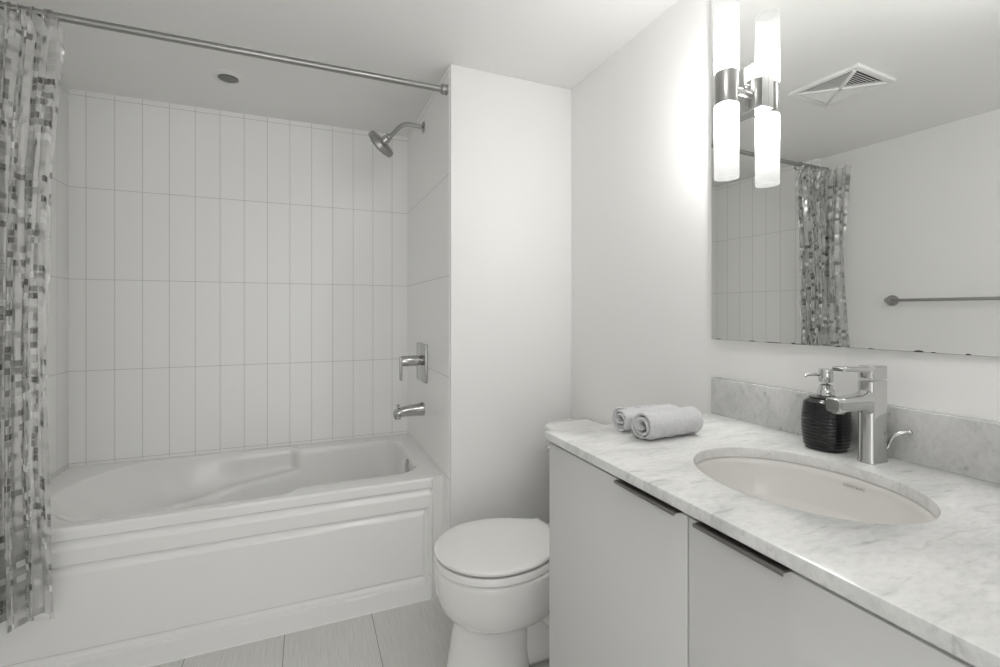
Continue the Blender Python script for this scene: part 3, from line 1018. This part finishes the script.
def make_counter():
    bm = bmesh.new()
    n = 96
    x0, x1, y0, y1 = 0.5435, XR - 0.0005, -0.36, 1.0203
    c = SKC
    def rect_ring(g, z):
        out = []
        for i in range(n):
            a = 2 * PI * i / n
            dx, dy = math.cos(a), math.sin(a)
            s = 1e9
            if dx > 1e-9: s = min(s, (x1 - g - c[0]) / dx)
            if dx < -1e-9: s = min(s, (x0 + g - c[0]) / dx)
            if dy > 1e-9: s = min(s, (y1 - g - c[1]) / dy)
            if dy < -1e-9: s = min(s, (y0 + g - c[1]) / dy)
            out.append(Vector((c[0] + dx * s, c[1] + dy * s, z)))
        # snap the nearest samples to the true corners
        for qx, qy in ((x0 + g, y0 + g), (x1 - g, y0 + g), (x1 - g, y1 - g), (x0 + g, y1 - g)):
            k = min(range(n), key=lambda i: (out[i].x - qx) ** 2 + (out[i].y - qy) ** 2)
            out[k] = Vector((qx, qy, z))
        return out
    R = [ellipse(SKA + 0.0, SKB + 0.0, CB), ellipse(SKA, SKB, CT - 0.004), ellipse(SKA + 0.0012, SKB + 0.0012, CT - 0.0012), ellipse(SKA + 0.004, SKB + 0.004, CT),
         rect_ring(0.004, CT), rect_ring(0.0012, CT - 0.0012), rect_ring(0, CT - 0.004), rect_ring(0, CB + 0.002), rect_ring(0.002, CB), ellipse(SKA, SKB, CB)]
    vs = rings(bm, R[:-1], False, False)
    a, b = vs[-1], vs[0]
    for i in range(n):
        bm.faces.new((a[i], a[(i + 1) % n], b[(i + 1) % n], b[i]))
    o = obj('marble_countertop', bm, M_marble, None, 30)
    tag(o, 'white veined marble countertop with an oval basin cut-out', 'countertop')
    bm = bmesh.new()
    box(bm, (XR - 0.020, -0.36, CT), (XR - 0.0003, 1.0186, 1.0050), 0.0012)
    o = obj('marble_backsplash', bm, M_marble_grey_shade)
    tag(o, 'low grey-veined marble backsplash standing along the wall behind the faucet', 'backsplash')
make_counter()

def make_sink():
    t = thing('sink', 'oval white undermount sink set below the marble counter', 'sink', (SKC[0], SKC[1], CB - 0.16))
    z = CB - 0.0006
    prof = [(0.022, z), (0.004, z), (0.0, z - 0.004)]
    R = [ellipse(SKA + d, SKB + d, zz) for d, zz in prof]
    for k in range(1, 15):
        f = k / 14
        s = math.cos(f * PI / 2 * 0.96) ** 0.55
        R.append(ellipse(max(0.024, (SKA + 0.001) * s), max(0.026, (SKB + 0.001) * s), z - 0.004 - 0.145 * math.sin(f * PI / 2) ** 1.15))
    bm = bmesh.new()
    rings(bm, R, False, True)
    # outside of the bowl
    R2 = [ellipse(SKA + 0.022, SKB + 0.022, z), ellipse(SKA + 0.022, SKB + 0.022, z - 0.012), ellipse(SKA * 0.98, SKB * 0.98, z - 0.06), ellipse(SKA * 0.6, SKB * 0.6, z - 0.155), ellipse(0.03, 0.03, z - 0.163)]
    rings(bm, R2, False, True)
    obj('basin', bm, M_sink, t, 60)
    bm = bmesh.new()
    lathe(bm, [(0.026, 0), (0.027, 0.002), (0.022, 0.004), (0.020, 0.0035), (0.0195, 0.008), (0.012, 0.010)], (SKC[0], SKC[1], z - 0.1495), (0, 0, 1), 32)
    obj('drain', bm, M_chrome, t)
    # small printed name on the far wall of the bowl
    cu = bpy.data.curves.new('maker_name', 'FONT')
    cu.body = 'CONTRAC'
    cu.size = 0.0070
    cu.align_x = 'CENTER'
    cu.align_y = 'CENTER'
    cu.extrude = 0.00005
    cu.space_character = 1.2
    cu.materials.append(M_ink)
    tmp = bpy.data.objects.new('maker_name', cu)
    me = bpy.data.meshes.new_from_object(tmp)
    bpy.data.objects.remove(tmp)
    if not me.materials: me.materials.append(M_ink)
    tx = bpy.data.objects.new('maker_name', me)
    C.objects.link(tx)
    a = math.radians(-1)
    zt = z - 0.019
    # wall radius there
    f = 0.16
    pos = Vector((SKC[0] + SKA * 0.993 * math.cos(a), SKC[1] + SKB * 0.993 * math.sin(a), zt))
    tang = Vector((SKA * math.sin(a), -SKB * math.cos(a), 0)).normalized()      # reading direction, towards the viewer
    nrm = Vector((-math.cos(a) / SKA, -math.sin(a) / SKB, 0)).normalized()
    nrm = (nrm + Vector((0, 0, 0.22))).normalized()
    up = nrm.cross(tang).normalized()
    pos += nrm * 0.0012
    m = Matrix((tang, up, nrm)).transposed().to_4x4()
    m.translation = pos
    tx.parent = t
    tx.matrix_parent_inverse = Matrix.Translation(t.location).inverted()
    tx.matrix_basis = m
    tx['label'] = 'small dark printed name inside the basin'
make_sink()

# ------------------------------------------------------------------ faucet
def make_faucet():
    x, y = 1.025, 0.566
    t = thing('faucet', 'chrome single-lever square faucet standing behind the oval sink', 'faucet', (x, y, CT))
    bm = bmesh.new()
    def sect(z, hx, hy, r): return [Vector((px, py, z)) for px, py in rrect(x - hx, x + hx, y - hy, y + hy, (r,) * 4, 3, 6)]
    rings(bm, [sect(CT, 0.0262, 0.0155, 0.007), sect(CT + 0.004, 0.0262, 0.0155, 0.007), sect(CT + 0.006, 0.025, 0.0145, 0.007), sect(1.060, 0.025, 0.0145, 0.007), sect(1.0625, 0.023, 0.0125, 0.006)])
    obj('body', bm, M_chrome, t, 40)
    bm = bmesh.new()
    # spout: flat rounded bar growing out of the body
    rs = []
    for px, hz, hy, zc in ((1.015, 0.024, 0.0140, 1.020), (1.000, 0.022, 0.0140, 1.021), (0.990, 0.0170, 0.0140, 1.022), (0.976, 0.0145, 0.0140, 1.022), (0.930, 0.0138, 0.0140, 1.0215), (0.907, 0.0136, 0.0140, 1.0215), (0.904, 0.0115, 0.012, 1.0215)):
        rs.append([Vector((px, y + a, zc + b)) for a, b in rrect(-hy, hy, -hz, hz, (min(hz, 0.007) * 0.98,) * 4, 3, 6)])
    rings(bm, rs)
    sp = obj('spout', bm, M_chrome, t, 45)
    bm = bmesh.new()
    lathe(bm, [(0.0105, 0), (0.0105, 0.005), (0.009, 0.006)], (0.921, y, 1.0110), (0, 0, -1), 20)
    obj('aerator', bm, M_nickel, sp)
    bm = bmesh.new()
    rings(bm, [sect(1.0640, 0.0245, 0.014, 0.007), sect(1.066, 0.025, 0.0145, 0.007), sect(1.0885, 0.025, 0.0145, 0.007), sect(1.0905, 0.0235, 0.013, 0.006)])
    rs = []
    for px, hz, hy, zc in ((1.012, 0.0062, 0.0135, 1.0835), (0.975, 0.0052, 0.013, 1.0855), (0.932, 0.0044, 0.0125, 1.0880), (0.922, 0.004, 0.0115, 1.0884), (0.919, 0.002, 0.0095, 1.0884)):
        rs.append([Vector((px, y + a, zc + b)) for a, b in rrect(-hy, hy, -hz, hz, (hz * 0.9,) * 4, 3, 5)])
    rings(bm, rs)
    obj('lever', bm, M_chrome, t, 40)
    bm = bmesh.new()
    pts = [(1.046, y - 0.006, 0.917), (1.056, y - 0.006, 0.923)] + bez((1.060, y - 0.008, 0.930), (1.059, y - 0.014, 0.955), (1.066, y - 0.022, 0.961), (1.080, y - 0.034, 0.962), 12)
    tube(bm, pts, [0.003, 0.003] + [0.0030 + 0.0018 * (i / 12) for i in range(13)], 14)
    sphere(bm, (1.080, y - 0.034, 0.962), 0.0052)
    obj('drain_lever', bm, M_chrome, t, 60)
make_faucet()

# ------------------------------------------------------------------ soap dispenser
def make_soap():
    o = (1.030, 0.658, CT)
    t = thing('soap_dispenser', 'black ribbed ceramic soap dispenser with a chrome pump', 'soap dispenser', o)
    prof = [(0.030, 0.0), (0.0355, 0.0015)]
    n = 68
    hgt = 0.112
    for i in range(n + 1):
        f = i / n
        z = 0.003 + f * (hgt - 0.006)
        r = 0.0352 + 0.0070 * math.sin(PI * (0.08 + 0.86 * f)) ** 0.8
        r -= 0.0085 * sstep(0.90, 1.0, f) ** 1.4
        r -= 0.0030 * sstep(0.06, 0.0, f)
        if 0.03 < f < 0.90: r += 0.00045 * math.cos(2 * PI * f * 15)
        prof.append((r, z))
    prof += [(0.030, hgt - 0.001), (0.016, hgt + 0.001), (0.012, hgt + 0.001)]
    bm = bmesh.new()
    lathe(bm, prof, o, (0, 0, 1), 64, power=2.5)
    obj('bottle', bm, M_black, t, 60)
    bm = bmesh.new()
    lathe(bm, [(0.0155, hgt), (0.0160, hgt + 0.002), (0.0160, hgt + 0.013), (0.0145, hgt + 0.016), (0.0125, hgt + 0.017), (0.0125, hgt + 0.024), (0.009, hgt + 0.026), (0.0055, hgt + 0.027), (0.0055, hgt + 0.034)], o, (0, 0, 1), 36)
    obj('collar', bm, M_chrome, t)
    bm = bmesh.new()
    lathe(bm, [(0.0125, hgt + 0.031), (0.0135, hgt + 0.033), (0.0135, hgt + 0.056), (0.012, hgt + 0.059), (0.005, hgt + 0.060)], o, (0, 0, 1), 36)
    p = obj('pump_head', bm, M_chrome, t)
    bm = bmesh.new()
    d = Vector((-0.62, 0.42, 0)).normalized()
    b0 = Vector(o) + Vector((0, 0, hgt + 0.046))
    tube(bm, [b0, b0 + d * 0.022 + Vector((0, 0, 0.001)), b0 + d * 0.036 - Vector((0, 0, 0.0005)), b0 + d * 0.041 - Vector((0, 0, 0.004))], [0.0042, 0.0040, 0.0034, 0.0032], 14)
    obj('nozzle', bm, M_chrome, p)
make_soap()

# ------------------------------------------------------------------ rolled towels
def towel(label, x0, x1, y, R, rot, seed, turns, thick, phase):
    """a flat cloth rolled up: a thick spiral sheet along X"""
    rnd = random.Random(seed)
    ns, na = 150, 34
    r0 = 0.007
    bm = bmesh.new()
    L = x1 - x0
    def mid(s):
        th = s * turns * 2 * PI
        r = r0 + (R - thick / 2 - r0) * s ** 0.82
        return th + phase, r
    rs = []
    for j in range(na + 1):
        f = j / na
        x = x0 + L * f
        edge = min(f, 1 - f) * L
        tk = thick * (0.55 + 0.45 * sstep(0, 0.007, edge))
        flare = 1 + 0.02 * math.sin(f * 5 + seed) + 0.018 * noise.noise((f * 4, seed, 0))
        out, inn = [], []
        for i in range(ns + 1):
            s = i / ns
            th, r = mid(s)
            wob = 1 + 0.04 * noise.noise((math.cos(th) * 1.3 + seed, math.sin(th) * 1.3, f * 3))
            e = 1 - sstep(0.97, 1.0, s) * 0.35
            xs = x + (0.006 * noise.noise((s * 6, seed * 3.1, 1)) + 0.004 * s) * (1 - 2 * f)
            for lst, sg in ((out, 1), (inn, -1)):
                rr = (r * wob + sg * tk / 2 * e) * flare
                yy = math.cos(th) * rr * 1.06
                zz = math.sin(th) * rr * 0.97
                fz = noise.noise((xs * 55, yy * 55, zz * 55 + seed)) * 0.0022 + noise.noise((xs * 170, yy * 170, zz * 170 + seed)) * 0.0012
                zz += fz; yy += fz * 0.7
                zz = max(zz, -R * 0.93)
                lst.append(Vector((xs, y + yy, CT + R * 0.935 + zz)))
        rs.append(out + inn[::-1])
    rings(bm, rs)
    bmesh.ops.rotate(bm, verts=bm.verts, cent=((x0 + x1) / 2, y, CT), matrix=Matrix.Rotation(rot, 3, 'Z'))
    o = obj('rolled_towel', bm, M_towel, None, 60)
    o['label'] = label
    o['category'] = 'towel'
    o['group'] = 'rolled towels on the counter'
    return o
towel('rolled pale grey towel in front, nearer the oval sink, its spiral end loose', 0.704, 0.872, 0.866, 0.0365, 0.04, 3, 2.3, 0.0080, 4.2)
towel('rolled pale grey towel behind the front one, tighter, nearer the toilet', 0.708, 0.885, 0.945, 0.0310, -0.02, 8, 2.6, 0.0066, 3.6)

# ------------------------------------------------------------------ mirror (its far edge stands a little off the wall)
AL = 0.0297
MX0, MY0 = 1.0795, 1.0115
mt = Vector((math.sin(AL), -math.cos(AL), 0))        # along the glass towards the viewer
mn = Vector((-math.cos(AL), -math.sin(AL), 0))       # out of the glass
ML = 0.604
MZ0, MZ1 = 1.1175, 2.150
def mpt(s, z, d=0.0):
    p = Vector((MX0, MY0, 0)) + mt * s + mn * d
    return Vector((p.x, p.y, z))

def make_mirror():
    t = thing('wall_mirror', 'frameless rectangular wall mirror above the marble backsplash', 'mirror', (MX0, MY0 - 0.3, MZ0))
    bm = bmesh.new()
    rs = []
    for d, g in ((-0.005, 0.0), (-0.0008, 0.0), (0.0, 0.0008)):
        rs.append([mpt(g, MZ0 + g, d), mpt(ML - g, MZ0 + g, d), mpt(ML - g, MZ1 - g, d), mpt(g, MZ1 - g, d)])
    rings(bm, rs)
    obj('glass', bm, M_mirror, t, 0)
    bm = bmesh.new()
    lo, hi = MZ0 + 0.004, MZ1 - 0.004
    xw = XR - 0.0003
    f0, f1 = mpt(0.003, 0, -0.0052), mpt(ML - 0.003, 0, -0.0052)
    for z in (lo, hi):
        pass
    rings(bm, [[Vector((p.x, p.y, z)) for p in (f0, f1, Vector((xw, f1.y, 0)), Vector((xw, f0.y, 0)))] for z in (lo, hi)])
    obj('backing', bm, M_mback, t, 0)
    # spots where the silvering has failed along the bottom edge
    rnd = random.Random(5)
    spots = ((0.015, 0.02, 0.0022), (0.12, 0.022, 0.0026), (0.165, 0.05, 0.0024), (0.235, 0.012, 0.004), (0.245, 0.030, 0.002), (0.335, 0.012, 0.0035),
             (0.40, 0.012, 0.002), (0.478, 0.018, 0.0038), (0.505, 0.010, 0.002), (0.556, 0.008, 0.003))
    top, bot = [], []
    n = 400
    for i in range(n + 1):
        q = ML * i / n
        h = 0.0003
        for s0, ln, hh in spots:
            if s0 < q < s0 + ln: h = max(h, hh * math.sin(PI * (q - s0) / ln) ** 0.6 * rnd.uniform(0.7, 1))
        top.append(mpt(q, MZ0 + 0.0002 + h, 0.0004))
        bot.append(mpt(q, MZ0 + 0.0001, 0.0004))
    bm = bmesh.new()
    rings(bm, [bot, top], False, False, closed=False)
    obj('corroded_edge', bm, M_blem, t, 0)
make_mirror()

# ------------------------------------------------------------------ wall light on the mirror
def make_sconce():
    cx, cy, cz = 1.0050, 0.8925, 1.772
    r = 0.0298
    t = thing('wall_sconce', 'lit wall light with glass tubes above and below a brushed collar, on the mirror', 'wall light', (cx, cy, cz))
    s_c = (MY0 - cy) / math.cos(AL)
    bm = bmesh.new()
    hw, hz = 0.057, 0.060
    rs = []
    for d, g in ((0.0003, 0.0), (0.019, 0.0), (0.021, 0.002)):
        rs.append([mpt(s_c - hw + g, cz + 0.004 - hz + g, d), mpt(s_c + hw - g, cz + 0.004 - hz + g, d), mpt(s_c + hw - g, cz + 0.004 + hz - g, d), mpt(s_c - hw + g, cz + 0.004 + hz - g, d)])
    rings(bm, rs)
    bp = obj('backplate', bm, M_chrome, t, 30)
    for ds, dz in ((0.012, 0.012), (-0.030, 0.012)):
        bm = bmesh.new()
        lathe(bm, [(0.0055, 0), (0.0055, 0.003), (0.003, 0.0055)], mpt(s_c + ds, cz + dz, 0.021), mn, 16)
        obj('screw', bm, M_nickel, bp)
    bm = bmesh.new()
    p0 = mpt(s_c, cz, 0.017)
    tube(bm, [p0, Vector((cx + r - 0.006, cy, cz))], 0.011, 20)
    obj('stem', bm, M_nickel, t)
    bm = bmesh.new()
    lathe(bm, [(r - 0.004, -0.042), (r - 0.0022, -0.0415), (r - 0.0018, -0.040), (r - 0.0018, 0.040), (r - 0.0022, 0.0415), (r - 0.004, 0.042)], (cx, cy, cz), (0, 0, 1), 48, cap=False)
    lathe(bm, [(r - 0.005, -0.004), (r - 0.005, 0.004)], (cx, cy, cz), (0, 0, 1), 40)
    obj('collar', bm, M_nickel, t)
    for s in (1, -1):
        bm = bmesh.new()
        prof = [(r - 0.0045, 0.040), (r - 0.001, 0.0425), (r, 0.046), (r, 0.229), (r - 0.0008, 0.231), (r - 0.003, 0.231), (r - 0.0032, 0.229)]
        lathe(bm, prof, (cx, cy, cz), (0, 0, s), 48, cap=False)
        sh = obj('glass_shade', bm, M_shade, t, 60)
        sh['label'] = 'glowing opal glass tube'
        ld = bpy.data.lights.new('bulb', 'POINT')
        ld.energy = SCONCE_W
        ld.color = WARM
        ld.shadow_soft_size = 0.016
        lo = bpy.data.objects.new('bulb', ld)
        C.objects.link(lo)
        lo.location = (cx, cy, cz + s * 0.082)
make_sconce()

# ------------------------------------------------------------------ fill lamp added on the ceiling, out of view, to brighten the room
def make_fill_lamp():
    o = (0.40, 0.45, H)
    t = thing('fill_lamp', 'added round fill lamp on the ceiling, out of view', 'ceiling lamp', o)
    bm = bmesh.new()
    lathe(bm, [(0.075, 0.0), (0.075, 0.014), (0.068, 0.020), (0.05, 0.022)], o, (0, 0, -1), 40)
    obj('base', bm, M_plast, t)
    bm = bmesh.new()
    lathe(bm, [(0.05, 0.02), (0.058, 0.03), (0.0585, 0.05)], o, (0, 0, -1), 40, cap=False)
    obj('holder', bm, M_plast, t)
    ld = bpy.data.lights.new('globe', 'POINT')  # point source added as fill; no globe is modelled
    ld.shadow_soft_size = 0.075
    ld.energy = FILL_W
    ld.color = WARM
    lo = bpy.data.objects.new('globe', ld)
    C.objects.link(lo)
    lo.location = (o[0], o[1], H - 0.13)
make_fill_lamp()
